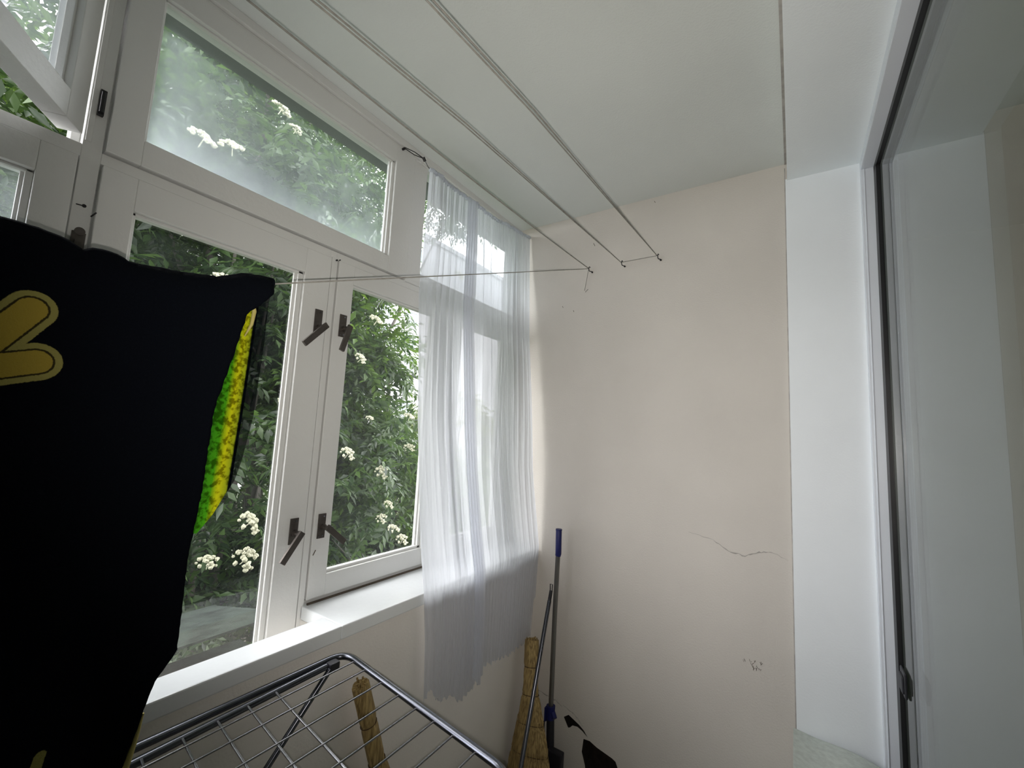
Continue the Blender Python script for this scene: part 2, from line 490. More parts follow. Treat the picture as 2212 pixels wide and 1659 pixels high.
sashA = sash('transom_sash', 0.238, 1.166, 2.0515, 2.584, 0.064, 0.064, 0.068, G_milky, right=0.098)
sashB = sash('casement_sash', 0.238, 0.829, 0.702, 2.0155, 0.064, 0.045, 0.082, G_clear, right=0.089, bead=0.016)
sashC = sash('casement_sash', 0.859, 1.448, 0.871, 2.0155, 0.064, 0.068, 0.066, G_clear, right=0.084, bead=0.014)
sashD = sash('casement_sash', 1.494, 1.960, 0.871, 2.0155, 0.045, 0.068, 0.066, G_clear)
# fixed transom light behind the curtain
g = MB(); g.add([(WX-0.03, 1.245, 2.10), (WX-0.03, 1.98, 2.10), (WX-0.03, 1.98, 2.59), (WX-0.03, 1.245, 2.59)], [(0,1,2,3)]); g.build('pane', G_milky, win)
sashE = sash('casement_sash', -0.46, 0.196, 0.702, 2.0155, 0.06, 0.05, 0.068, G_open, right=0.058)
for y0, y1 in ((-1.545, -0.505),):
    sash('casement_sash', y0, y1, 0.702, 2.015, 0.06, parent=win)
    sash('transom_sash', y0, y1, 2.085, 2.584, 0.06, parent=win)

# the opened transom sash, swung in about 56 degrees on its right edge
hx, hy = WX+0.006, 0.197
d = Vector((0.83, -0.557, 0)).normalized(); nrm = Vector((-d.y, d.x, 0))   # inner face normal
m = MB()
Wd, z0, z1, sw, th = 0.62, 2.068, 2.578, 0.062, 0.022
def ob(a0, a1, c0, c1, t0=-th*2, t1=0.0, mi=0):
    c = Vector((hx, hy, 0)) + d*((a0+a1)/2) + nrm*((t0+t1)/2) + Vector((0,0,(c0+c1)/2))
    m.obox(c, d*((a1-a0)/2), nrm*((t1-t0)/2), Vector((0,0,(c1-c0)/2)), mi)
ob(0, sw, z0, z1); ob(Wd-sw, Wd, z0, z1); ob(sw, Wd-sw, z0, z0+sw); ob(sw, Wd-sw, z1-sw, z1)
ob(sw, sw+0.006, z0+sw, z1-sw, -0.030, -0.014); ob(sw, Wd-sw, z0+sw, z0+sw+0.006, -0.030, -0.014)
op = m.build('opened_transom_sash', M_wood, win, bevel=0.0018)
op['label'] = 'small transom sash standing open into the room'
m = MB(); P0 = Vector((hx, hy, 0)) - nrm*0.03
m.add([P0+d*sw+Vector((0,0,z0+sw)), P0+d*(Wd-sw)+Vector((0,0,z0+sw)), P0+d*(Wd-sw)+Vector((0,0,z1-sw)), P0+d*sw+Vector((0,0,z1-sw))], [(0,1,2,3)])
m.build('pane', G_open, op)
m = MB(); ob(0.0005, 0.003, z0+0.001, z1-0.001, -0.03, -0.01)

# rotary hinge on the post, lock case, small nails
m = MB(); m.tube([(WX+0.012, 0.2195, 2.135), (WX+0.012, 0.2195, 2.185)], 0.0045, 10); m.box((WX, 0.214, 2.13), (WX+0.01, 0.225, 2.192))
m.build('hinge', M_rubber, win)
m = MB(); m.box((WX-0.002, 0.206, 1.795), (WX+0.006, 0.229, 1.845)); m.box((WX+0.004, 0.212, 1.80), (WX+0.012, 0.222, 1.825))
m.tube([(WX+0.006, 0.2175, 1.845), (WX+0.014, 0.2175, 1.845)], 0.009, 14)
m.build('lock_plate', M_handle, win)
m = MB()
m.tube([(WX, 0.207, 1.908), (WX+0.02, 0.216, 1.902)], 0.0015, 6); m.tube([(WX+0.02, 0.216, 1.902), (WX+0.022, 0.216, 1.902)], 0.004, 8)
m.tube([(WX, 0.233, 1.89), (WX+0.014, 0.238, 1.898)], 0.0017, 6)
m.tube([(WX+0.011, 0.846, 2.012), (WX+0.017, 0.846, 2.012)], 0.003, 8); m.tube([(WX+0.011, 0.858, 2.017), (WX+0.017, 0.858, 2.017)], 0.002, 8)
m.build('nail', M_rubber, win)

# dirt line where the right casement meets the sill, dark scratches
m = MB(); m.box((WX+0.0125, 0.86, 0.8565), (WX+0.018, 1.46, 0.862)); m.build('dirt_line', M_dirt, win)
m = MB(); m.tube([(WX+0.0125, 0.866, 1.010), (WX+0.0125, 0.874, 1.026)], 0.0015, 6); m.build('scratch', M_dirt, sashC)

# ---- window handles
def handle(parent, py, pz, ly, lz, ty, tz, off=0.045, wide=0.008, w=0.0135, h=0.040, label=None):
    m = MB()
    xf = WX+0.012
    m.box((xf, py-w, pz-h), (xf+0.004, py+w, pz+h))
    o = m.build('window_handle', M_handle, parent, bevel=0.001)
    k = MB()
    xl = xf+off
    k.tube([(xf+0.003, ly, lz), (xf+0.012, ly, lz)], 0.0105, 16)
    k.tube([(xf+0.010, ly, lz), (xl, ly, lz)], 0.0075, 12)
    a = Vector((xl, ly, lz)); e = Vector((xl+0.004, ty, tz)); dd = (e-a).normalized(); sd = Vector((1,0,0)).cross(dd).normalized()
    nn = dd.cross(sd)
    k.obox((a+e)/2 - dd*0.004, dd*((e-a).length/2+0.006), sd*wide, nn*0.0045)
    s = MB()
    for q in (-h*0.78, h*0.78): s.tube([(xf+0.004, py+w*0.35, pz+q), (xf+0.0055, py+w*0.35, pz+q)], 0.003, 10)
    s.tube([(xf+0.004, py-w*0.6, pz-h*0.85), (xf+0.0052, py-w*0.6, pz-h*0.85)], 0.0018, 8)
    mm = MB(); mm.v, mm.f, mm.m, mm.smooth = m.v, m.f, m.m, m.smooth
    bpy.data.objects.remove(o)
    allm = MB()
    for q, mi in ((m, 0), (k, 0), (s, 1)):
        allm.add(q.v, q.f, mi)
        allm.smooth[-len(q.f):] = q.smooth
    return allm.build('window_handle', [M_handle, M_steel], parent, bevel=0.0009)
handle(sashB, 0.800, 1.782, 0.806, 1.762, 0.7395, 1.692, off=0.036, wide=0.0095)
handle(sashC, 0.893, 1.788, 0.899, 1.778, 0.873, 1.695, off=0.036, wide=0.009)
handle(sashB, 0.790, 1.100, 0.794, 1.093, 0.742, 1.020, off=0.036, wide=0.0095)
handle(sashC, 0.886, 1.102, 0.890, 1.098, 0.948, 1.047, off=0.040, wide=0.0095)

# window head cornice strips at the ceiling
m = MB()
m.box((WX, BK, 2.592), (WX+0.022, EW, CE)); m.box((WX, BK, 2.585), (WX+0.010, EW, 2.592))
struct(m.build('trim_4', M_wood, bevel=0.002), 'white painted strip where the window meets the ceiling')

# ------------------------------------------------------------------ glass door wall on the right
m = MB()
m.box((0.228, BK, 2.500), (DX-0.002, EW-0.012, 2.539))
m.box((0.228, EW-0.035, FL), (DX-0.002, EW-0.010, 2.500))
m.box((0.236, EW-0.038, FL), (0.240, EW-0.034, 2.5))
m.box((DX-0.002, BK, 2.535), (0.34, EW, 2.62)); m.box((DX+0.004, EW-0.008, FL), (0.34, EW, 2.62))
door = m.build('door_1', M_upvc, bevel=0.002)
struct(door, 'white framed sliding glass door with black gasket')
m = MB()
m.box((DX-0.005, BK, 2.478), (DX+0.008, EW-0.010, 2.4995)); m.box((DX-0.005, EW-0.085, FL), (DX+0.008, EW-0.036, 2.486))
m.build('gasket', M_rubber, door)
for dx in (0.004, 0.024):
    m = MB(); m.add([(DX+dx, BK, FL), (DX+dx, EW-0.012, FL), (DX+dx, EW-0.012, 2.50), (DX+dx, BK, 2.50)], [(0,1,2,3)])
    m.build('pane', G_door, door)
m = MB(); m.box((DX-0.004, 1.835, 0.700), (DX+0.003, 1.905, 0.775)); m.box((DX-0.009, 1.845, 0.71), (DX-0.002, 1.895, 0.76))
m.build('door_handle', M_dark, door, bevel=0.004)
# dim room behind the glass
m = MB()
m.box((3.6, BK-0.2, FL), (3.7, 3.2, 2.7)); m.box((0.34, 3.1, FL), (3.6, 3.2, 2.7)); m.box((0.34, BK-0.3, FL), (3.6, BK-0.2, 2.7))
m.box((0.34, BK-0.2, 2.62), (3.6, 3.1, 2.7)); m.box((0.34, BK-0.2, FL-0.1), (3.6, 3.1, FL)); m.box((0.30, EW, FL), (0.34, 3.2, 2.7))
struct(m.build('wall_inner_room', M_room), 'dim beige room behind the glass door')

# ------------------------------------------------------------------ pale box by the door
m = MB()
pts = []
NX, NY = 16, 20
for j in range(NY+1):
    for i in range(NX+1):
        u, v = i/NX, j/NY
        x = -0.022 + 0.244*u
        y1 = 1.985 - 0.055*u**1.5
        y = 0.95 + (y1-0.95)*v
        z = 0.440 + 0.004*math.sin(7*u+3*v) - 0.006*max(0, (v-0.93)/0.07)**2
        pts.append((x, y, z))
f = [(j*(NX+1)+i, j*(NX+1)+i+1, (j+1)*(NX+1)+i+1, (j+1)*(NX+1)+i) for j in range(NY) for i in range(NX)]
m.add(pts, f, 0, True)
nb = len(pts)
ring = [i for i in range(NX+1)] + [(j*(NX+1)+NX) for j in range(1, NY+1)] + [NY*(NX+1)+i for i in range(NX-1, -1, -1)] + [j*(NX+1) for j in range(NY-1, 0, -1)]
rv = [pts[i] for i in ring]; n = len(rv)
m.add(rv + [(p[0], p[1], FL+0.001) for p in rv], [(i, (i+1)%n, n+(i+1)%n, n+i)[::-1] for i in range(n)] + [tuple(range(n, 2*n))])
tag(m.build('storage_box', M_box), 'pale grey green flecked box on the floor beside the glass door', 'box')

# ------------------------------------------------------------------ clotheslines and hooks
HK = [(-0.876, 2.308), (-0.703, 2.309), (-0.528, 2.310)]
HL = ['screw hook nearest the window, holding the dangling cord end', 'middle of the three screw hooks in the beige wall', 'screw hook nearest the glass door in the beige wall']
for (x, z), lb in zip(HK, HL):
    m = MB()
    pts = [(x+0.012, EW+0.004, z-0.016), (x+0.012, EW-0.012, z-0.016)]
    for k in range(11):
        a = -PI/2 - k*PI*1.15/10
        pts.append((x+0.006+0.004*math.cos(a)*0, EW-0.022+0.011*math.cos(a)*-1*-1, z-0.005+0.0115*math.sin(a)))
    m.tube(pts, 0.0022, 8)
    m.tube([(x+0.012, EW+0.002, z-0.016), (x+0.012, EW-0.005, z-0.016)], 0.0045, 10)
    tag(m.build('screw_hook', M_rubber), lb, 'hook', 'screw hooks for the clotheslines')
def line(pts, r=0.0023):
    m = MB()
    for p in pts: m.tube(p, r, 7)
    return m
def sag(a, b, s, n=14):
    a, b = Vector(a), Vector(b)
    return [a.lerp(b, t/n) + Vector((0, 0, -4*s*(t/n)*(1-t/n))) for t in range(n+1)]
yh = EW-0.022
l1 = sag((-0.876, yh, 2.308), (-0.876, -1.58, 2.30), 0.045)
tag(line([l1]).build('clothesline', M_rope), 'thin clothesline under the ceiling nearest the window', 'clothesline', 'clotheslines strung to the end wall')
l2 = [(-0.703, yh, 2.309), (-0.703, 0.77, 2.234), (-0.703, 0.35, 2.193), (-0.703, -1.0, 2.12), (-0.703, -1.58, 2.14)]
l3 = [(-0.528, yh, 2.310), (-0.528, 0.82, 2.236), (-0.528, 0.457, 2.197), (-0.528, -1.0, 2.12), (-0.528, -1.58, 2.14)]
def off(l, dx, dz, k=1.0):  # shifted copy of a line: an added strand imitating its cast shadow
    return [(p[0]+dx*min(1, i), p[1], p[2]+dz*min(1, i)) for i, p in enumerate(l)]
tag(line([l2, off(l2, 0.006, 0.003)], 0.0018).build('clothesline', M_rope), 'clothesline tied to the middle wall hook, with a strand added as its shadow', 'clothesline', 'clotheslines strung to the end wall')
tag(line([l3, off(l3, 0.007, 0.003), [(-0.703, yh, 2.309), (-0.528, yh, 2.310)]], 0.0018).build('clothesline', M_rope), 'clothesline running to the wall hook nearest the glass door, with a strand added as its shadow', 'clothesline', 'clotheslines strung to the end wall')  # the offset strand is a shadow modelled as cord
T0 = (-0.87, 0.408, 1.714)
m = line([[(-0.876, yh, 2.306), T0, (-0.868, 0.37, 1.700), (-0.868, 0.30, 1.672), (-0.868, 0.15, 1.655), (-0.868, -0.3, 1.67), (-0.87, -0.5, 1.71), (-0.87, -1.58, 1.8)],
          sag((-0.876, yh, 2.302), (-0.90, 1.99, 2.196), -0.0), [(-0.88, EW-0.012, 2.20), (-0.897, EW-0.008, 2.188)]], 0.0016)
tag(m.build('clothesline', M_rope), 'low slanting clothesline that carries the black towel', 'clothesline', 'clotheslines strung to the end wall')

# ------------------------------------------------------------------ curtain
def interp(tab, t):
    for (a, va), (b_, vb) in zip(tab[:-1], tab[1:]):
        if t <= b_: return va + (vb-va)*(t-a)/(b_-a) if b_ > a else vb
    return tab[-1][1]
cm, N, L = new_mat('white_voile')
o_ = N.new('ShaderNodeOutputMaterial')
tr = N.new('ShaderNodeBsdfTransparent'); tr.inputs[0].default_value = (0.97, 0.97, 1, 1)
tl = N.new('ShaderNodeBsdfTranslucent'); tl.inputs[0].default_value = (0.86, 0.88, 0.92, 1)
df = N.new('ShaderNodeBsdfDiffuse'); df.inputs[0].default_value = (0.70, 0.72, 0.78, 1)
a1 = N.new('ShaderNodeMixShader'); a1.inputs[0].default_value = 0.22
a2 = N.new('ShaderNodeMixShader')
tcx = N.new('ShaderNodeTexCoord'); mp = N.new('ShaderNodeMapping'); mp.inputs['Scale'].default_value = (60, 60, 1.2)
nz = N.new('ShaderNodeTexNoise'); nz.inputs['Scale'].default_value = 3.0; nz.inputs['Detail'].default_value = 3
mr = N.new('ShaderNodeMapRange'); mr.inputs['From Min'].default_value = 0.35; mr.inputs['From Max'].default_value = 0.65; mr.inputs['To Min'].default_value = 0.83; mr.inputs['To Max'].default_value = 0.86
L.new(tcx.outputs['Object'], mp.inputs[0]); L.new(mp.outputs[0], nz.inputs['Vector']); L.new(nz.outputs['Fac'], mr.inputs['Value'])
L.new(tl.outputs[0], a1.inputs[1]); L.new(df.outputs[0], a1.inputs[2])
L.new(mr.outputs[0], a2.inputs[0]); L.new(tr.outputs[0], a2.inputs[1]); L.new(a1.outputs[0], a2.inputs[2]); L.new(a2.outputs[0], o_.inputs[0])
M_voile = cm

left = [(0.0, 1.199), (0.10, 1.189), (0.19, 1.165), (0.27, 1.146), (0.49, 1.122), (0.73, 1.123), (0.87, 1.154), (1.0, 1.176)]
right = [(0.0, 1.955), (0.10, 1.97), (0.19, 1.988), (0.39, 1.944), (0.73, 1.955), (0.95, 1.985), (1.0, 1.988)]
bot = [(0, 0.478), (0.03, 0.522), (0.06, 0.49), (0.10, 0.452), (0.2, 0.445), (0.27, 0.40), (0.36, 0.408), (0.415, 0.43), (0.43, 0.475), (0.5, 0.46), (0.62, 0.445), (0.75, 0.44), (0.9, 0.438), (0.97, 0.46), (0.975, 0.60), (1, 0.63)]
NS, NT = 620, 90
FOLDS = [0.0, 0.045, 0.10, 0.135, 0.19, 0.235, 0.29, 0.345, 0.40, 0.475, 0.55, 0.615, 0.66, 0.73, 0.79, 0.84, 0.90, 0.95, 1.0]
FH = [0.010, 0.018, 0.012, 0.020, 0.024, 0.020, 0.014, 0.022, 0.020, 0.022, 0.018, 0.014, 0.020, 0.016, 0.014, 0.018, 0.014, 0.010]
rnd = random.Random(11)
phase = [rnd.uniform(0, 6.28) for _ in range(8)]
V = []
for i in range(NS+1):
    s = i/NS
    zb = interp(bot, s) + 0.006*math.sin(s*140+1) + 0.003*math.sin(s*310)
    zt = 2.52 + 0.045*s - 0.028*math.sin(PI*min(1, max(0, (s-0.0)/1.0)))*1.0
    for j in range(NT+1):
        t = j/NT
        z = zb + (zt-zb)*t
        tz = (z-0.478)/(2.52-0.478)
        yl, yr = interp(left, min(1, max(0, tz))), interp(right, min(1, max(0, tz)))
        warp = 0.030*math.sin(2*PI*s*2 + 0.5)*(1-t)**1.2 * math.sin(PI*s)
        y = yl + (yr-yl)*(s + warp*0.7)
        xb = -1.110 if z < 0.87 else -1.110 - (z-0.87)/(2.57-0.87)*0.150
        # soft panels separated by sharp fold lines, finer pleats at the heading and below the sill
        q = (s + 0.012*math.sin(5*z+3*s))*1.0
        k = 0
        while k < len(FOLDS)-2 and q > FOLDS[k+1]: k += 1
        uu = min(1, max(0, (q-FOLDS[k])/(FOLDS[k+1]-FOLDS[k])))
        hgt = FH[k]*(0.65 + 0.35*math.sin(3.0*z + k))
        panel = hgt*math.sin(PI*uu)**0.6
        head = max(0, (t-0.80)/0.20); low = min(1, max(0, (0.90-z)/0.12))
        fine = math.sin(2*PI*52*s + phase[0] + 1.8*math.sin(9*s))*(0.0006 + 0.0036*head + 0.0026*low) + math.sin(2*PI*91*s + phase[2])*0.0018*low
        x = xb + panel*(1-0.6*low) + fine*0.8 + 0.0045
        V.append((max(x, -1.1145) if z < 0.90 else x, min(y, 1.992), z))
F = [(i*(NT+1)+j, (i+1)*(NT+1)+j, (i+1)*(NT+1)+j+1, i*(NT+1)+j+1) for i in range(NS) for j in range(NT)]
cur = MB(); cur.add(V, F, 0, True)
# a second narrow layer where the cloth doubles back over itself (left half)
V2 = []
S2 = 110
for i in range(S2+1):
    s = i/S2
    for j in range(NT+1):
        t = j/NT
        zb = 0.445 + 0.02*math.sin(7*s); z = zb + (2.505-zb)*t
        sg = 0.275 + 0.085*s + (1-t)**1.6*0.05
        tz = (z-0.478)/(2.52-0.478)
        yl, yr = interp(left, min(1, max(0, tz))), interp(right, min(1, max(0, tz)))
        y = yl + (yr-yl)*sg
        xb = -1.110 if z < 0.87 else -1.110 - (z-0.87)/(2.57-0.87)*0.150
        V2.append((xb + 0.030 + 0.006*math.sin(2*PI*4*s+1), y, z))
cur.add(V2, [(i*(NT+1)+j, (i+1)*(NT+1)+j, (i+1)*(NT+1)+j+1, i*(NT+1)+j+1) for i in range(S2) for j in range(NT)], 0, True)
co = cur.build('curtain', M_voile)
tag(co, 'sheer white pleated voile curtain hanging in the window corner', 'curtain')
# heading hem
m = MB(); hp = []
for i in range(0, NS+1, 4):
    s = i/NS; p = V[i*(NT+1)+NT]; hp.append((p[0], p[1], p[2]-0.006))
m.tube(hp, 0.009, 6)
m.build('heading_hem', M_voile, co)
# curtain wire with its hook and spring
m = MB()
A = Vector((-1.315, 1.092, 2.581)); B = Vector((-1.27, 1.158, 2.560)); D = Vector((-1.262, 1.996, 2.566))
m.tube([A, A+Vector((-0.02, 0, 0.0))], 0.005, 8)
m.tube([A, (A+B)/2+Vector((0,0,-0.006)), B], 0.0018, 6); m.tube([A+Vector((0,0,0.004)), (A+B)/2+Vector((0,0,0.007)), B], 0.0018, 6)
m.tube([B+Vector((0,-0.004,0.004)), B+Vector((0,0.008,-0.008))], 0.006, 8)
m.tube([B, (-1.262, 1.18, 2.53), (-1.258, 1.4, 2.515), (-1.258, 1.65, 2.53), D], 0.0013, 6)
m.tube([D+Vector((0,-0.012,0)), D+Vector((0,0.003,0))], 0.004, 8)
tag(m.build('curtain_wire', M_rubber), 'curtain wire with a looped end hooked beside the transom', 'curtain wire')

# ------------------------------------------------------------------ towel
tm, N, L = new_mat('navy_terry_print')
o_ = N.new('ShaderNodeOutputMaterial')
p_ = N.new('ShaderNodeBsdfPrincipled'); p_.inputs['Roughness'].default_value = 0.95; p_.inputs['Specular IOR Level'].default_value = 0.05
tcx = N.new('ShaderNodeTexCoord'); sp = N.new('ShaderNodeSeparateXYZ'); L.new(tcx.outputs['Object'], sp.inputs[0])
def mth(op, a, b=None, c=None):
    n = N.new('ShaderNodeMath'); n.operation = op
    for k, q in enumerate((a, b, c)):
        if q is None: continue
        if isinstance(q, (int, float)): n.inputs[k].default_value = q
        else: L.new(q, n.inputs[k])
    return n.outputs[0]
def capsule(ay, az, by, bz):
    """distance from (y,z) to a segment"""
    y, z = sp.outputs['Y'], sp.outputs['Z']
    dy, dz = by-ay, bz-az; ll = dy*dy+dz*dz
    py = mth('SUBTRACT', y, ay); pz = mth('SUBTRACT', z, az)
    h = mth('DIVIDE', mth('ADD', mth('MULTIPLY', py, dy), mth('MULTIPLY', pz, dz)), ll)
    h = mth('MINIMUM', mth('MAXIMUM', h, 0.0), 1.0)
    qy = mth('SUBTRACT', py, mth('MULTIPLY', h, dy)); qz = mth('SUBTRACT', pz, mth('MULTIPLY', h, dz))
    return mth('SQRT', mth('ADD', mth('MULTIPLY', qy, qy), mth('MULTIPLY', qz, qz)))
c1 = capsule(0.106, 1.578, 0.02, 1.440)
c2 = capsule(0.1185, 1.5095, 0.0, 1.470)
c3 = mth('ADD', capsule(0.182, 0.990, 0.176, 0.955), 0.0185)
dist = mth('MINIMUM', mth('MINIMUM', c1, c2), c3)
rp = N.new('ShaderNodeValToRGB'); rp.color_ramp.interpolation = 'LINEAR'
nz = N.new('ShaderNodeTexNoise'); nz.inputs['Scale'].default_value = 420; L.new(tcx.outputs['Object'], nz.inputs['Vector'])
dn = mth('ADD', dist, mth('MULTIPLY', mth('SUBTRACT', nz.outputs['Fac'], 0.5), 0.002))
L.new(mth('MULTIPLY', dn, 20.0), rp.inputs[0])
e = rp.color_ramp.elements
YF, YO, BK_ = (0.29, 0.22, 0.035, 1), (0.24, 0.22, 0.065, 1), (0.0022, 0.0030, 0.0052, 1)
R_ = 0.0245
stops = [(0, YF), (0.0148, YF), (0.0155, (0.03, 0.025, 0.01, 1)), (0.0172, (0.03, 0.025, 0.01, 1)), (0.0180, YO), (R_, YO), (R_+0.0008, BK_)]
e[0].position = 0; e[0].color = YF; e[1].position = 1.0; e[1].color = BK_
for q, c_ in stops[1:]:
    k = e.new(q*20.0); k.color = c_
L.new(rp.outputs[0], p_.inputs['Base Color'])
bp = N.new('ShaderNodeBump'); bp.inputs['Strength'].default_value = 0.5; bp.inputs['Distance'].default_value = 0.002
L.new(nz.outputs['Fac'], bp.inputs['Height']); L.new(bp.outputs[0], p_.inputs['Normal']); L.new(p_.outputs[0], o_.inputs[0])
M_towel = tm
# back sheet: printed, lets daylight through
tm2, N, L = new_mat('backlit_printed_terry')
o_ = N.new('ShaderNodeOutputMaterial')
tcx = N.new('ShaderNodeTexCoord'); sp = N.new('ShaderNodeSeparateXYZ'); L.new(tcx.outputs['Object'], sp.inputs[0])
nz = N.new('ShaderNodeTexNoise'); nz.inputs['Scale'].default_value = 110; nz.inputs['Detail'].default_value = 6; L.new(tcx.outputs['Object'], nz.inputs['Vector'])
nz2 = N.new('ShaderNodeTexNoise'); nz2.inputs['Scale'].default_value = 16; L.new(tcx.outputs['Object'], nz2.inputs['Vector'])
# colour: yellow band near y=0.375, green toward the hidden side
edge = mth('ADD', mth('MULTIPLY', mth('SUBTRACT', sp.outputs['Z'], 1.30), 0.03), 0.3745)
dd = mth('SUBTRACT', sp.outputs['Y'], edge)
ra = N.new('ShaderNodeValToRGB'); L.new(mth('ADD', mth('MULTIPLY', dd, 12.0), 0.5), ra.inputs[0])
e = ra.color_ramp.elements
e[0].position = 0.0; e[0].color = (0.004, 0.07, 0.006, 1); e[1].position = 0.36; e[1].color = (0.045, 0.20, 0.006, 1)
k = e.new(0.50); k.color = (0.40, 0.38, 0.006, 1); k = e.new(0.655); k.color = (0.22, 0.25, 0.01, 1); k = e.new(0.685); k.color = (0.002, 0.003, 0.004, 1)
rb = N.new('ShaderNodeValToRGB'); L.new(nz.outputs['Fac'], rb.inputs[0])
e = rb.color_ramp.elements; e[0].position = 0.42; e[0].color = (0.12, 0.08, 0.02, 1); e[1].position = 0.56; e[1].color = (1, 1, 1, 1)
mxc = N.new('ShaderNodeMix'); mxc.data_type = 'RGBA'; mxc.blend_type = 'MULTIPLY'; mxc.inputs[0].default_value = 0.75
L.new(ra.outputs[0], mxc.inputs[6]); L.new(rb.outputs[0], mxc.inputs[7])
tl = N.new('ShaderNodeBsdfTranslucent'); L.new(mxc.outputs[2], tl.inputs[0])
tr = N.new('ShaderNodeBsdfTransparent')
m1 = N.new('ShaderNodeMixShader')
# the worn thin strip at the outer edge lets some of the view through
f_ = mth('MULTIPLY', mth('GREATER_THAN', dd, 0.020), 0.22)
L.new(f_, m1.inputs[0]); L.new(tl.outputs[0], m1.inputs[1]); L.new(tr.outputs[0], m1.inputs[2]); L.new(m1.outputs[0], o_.inputs[0])
M_towel2 = tm2
M_hem = bump_mat('yellow_hem', (0.42, 0.36, 0.12), 0.9, 0.05, 60, 0.2, 300)

topz = [(-0.30, 1.705), (0.0, 1.689), (0.066, 1.690), (0.10, 1.690), (0.126, 1.685), (0.151, 1.674), (0.159, 1.684), (0.18, 1.685), (0.197, 1.677), (0.269, 1.684), (0.324, 1.694), (0.368, 1.716), (0.406, 1.722)]
rightF = [(0.70, 0.245), (0.80, 0.26), (0.918, 0.277), (0.976, 0.289), (1.031, 0.300), (1.07, 0.324), (1.216, 0.322), (1.321, 0.330), (1.456, 0.332), (1.567, 0.353), (1.640, 0.366), (1.66, 0.385), (1.69, 0.410), (1.73, 0.409)]
m = MB(); NI, NJ = 110, 130
zbot = 0.86
VV = []
for i in range(NI+1):
    s = i/NI
    for j in range(NJ+1):
        t = j/NJ
        y = 0
        for it in range(2):
            zt = interp(topz, -0.30 + 0.708*s if it == 0 else y)
            z = zbot + (zt-zbot)*t
            yr = interp(rightF, z)
            y = -0.30 + (yr+0.30)*s
        fold = 0.012*math.sin(15*y+2.0*t+0.6)*(1-t*0.7) + 0.006*math.sin(41*y+1.0+3*t)*(1-t)
        curl = -0.018*max(0, (t-0.955)/0.045)**2
        fz = 0.0018*noise.noise(Vector((y*260, z*260, 0)))
        VV.append((-0.842 + fold + curl - 0.0, y + (fz if s > 0.985 else 0), z + (abs(fz)*1.8 if t > 0.985 else 0)))
m.add(VV, [(i*(NJ+1)+j, (i+1)*(NJ+1)+j, (i+1)*(NJ+1)+j+1, i*(NJ+1)+j+1) for i in range(NI) for j in range(NJ)], 0, True)
towel = m.build('beach_towel', M_towel, solid=0.006)
tag(towel, 'black beach towel with rounded yellow bars hung over the low line', 'towel')
# back sheet
rightB = [(1.24, 0.352), (1.27, 0.372), (1.30, 0.385), (1.33, 0.400), (1.366, 0.408), (1.453, 0.420), (1.6, 0.425), (1.70, 0.425)]
m = MB(); VV = []
NI, NJ = 60, 60
for i in range(NI+1):
    s = i/NI
    for j in range(NJ+1):
        t = j/NJ; z = 1.24 + (1.715-1.24)*t
        yr = interp(rightB, z); y = 0.02 + (yr-0.02)*s
        zz = min(z, interp(topz, y)+0.0)
        VV.append((-0.882 + 0.004*math.sin(30*y+z*6) - 0.008*(1-t) + (0.02*max(0,(t-0.93)/0.07)**2), y, zz))
m.add(VV, [(i*(NJ+1)+j, (i+1)*(NJ+1)+j, (i+1)*(NJ+1)+j+1, i*(NJ+1)+j+1) for i in range(NI) for j in range(NJ)], 0, True)
o = m.build('back_layer', M_towel2, towel); o['label'] = 'yellow and green printed rear layer glowing in the daylight'
# terry roll along the line at the corner
m = MB(); rr = random.Random(2)
tp = []
for k in range(60):
    y = 0.02 + 0.398*k/59; tp.append((-0.868, y, interp(topz, y)-0.006))
m.tube(tp, [0.012+0.0015*rr.random() for _ in tp], 10)
m.build('terry_roll', M_towel, towel)
m = MB(); hp = [(-0.842+0.012*math.sin(15*y_+0.6)*(1-0.02), y_+0.002, z_) for z_, y_ in [(0.86, 0.2685), (0.918, 0.279), (0.95, 0.286), (0.985, 0.292)]]
m.tube(hp, [0.0065, 0.006, 0.0045, 0.002], 8)
m.build('yellow_hem', M_hem, towel)
# yellow rounded tip peeking at the upper corner
m = MB(); m.tube([(-0.855, 0.374, 1.60), (-0.853, 0.383, 1.625), (-0.852, 0.3845, 1.650), (-0.852, 0.380, 1.668), (-0.852, 0.373, 1.674), (-0.852, 0.366, 1.668)], [0.001, 0.003, 0.004, 0.004, 0.004, 0.003], 8)
m.build('printed_tip', M_hem, towel)

# ------------------------------------------------------------------ drying rack
RZ = 0.80
rack = empty('drying_rack', (-0.8, 0.2, FL)); tag(rack, 'grey metal clothes drying rack standing under the window sill', 'drying rack')
def arc(c, a, b_, r, n=8):
    """fillet at corner c between points a and b_"""
    c, a, b_ = Vector(c), Vector(a), Vector(b_)
    p0 = c + (a-c).normalized()*r; p1 = c + (b_-c).normalized()*r
    return [p0.lerp(c, t/n).lerp(c.lerp(p1, t/n), t/n) for t in range(n+1)]
A1, B1, C1, D1 = (-1.088, -0.55, RZ), (-1.078, 0.832, RZ), (-0.455, 0.757, RZ), (-0.465, -0.55, RZ)
path = [Vector(A1)] + arc(B1, A1, C1, 0.055) + arc(C1, B1, D1, 0.05) + [Vector(D1)]
path = arc(D1, C1, A1, 0.05) + arc(A1, D1, B1, 0.05) + arc(B1, A1, C1, 0.055) + arc(C1, B1, D1, 0.05)
m = MB(); m.tube(path, 0.0085, 12, closed=True)
m.build('outer_frame', M_tube, rack)
m = MB(); m.tube([(-1.060, 0.762, RZ-0.004), (-1.045, 0.346, RZ-0.006), (-1.04, -0.5, RZ-0.006)], 0.0085, 12)
m.build('side_bar', M_tube, rack)
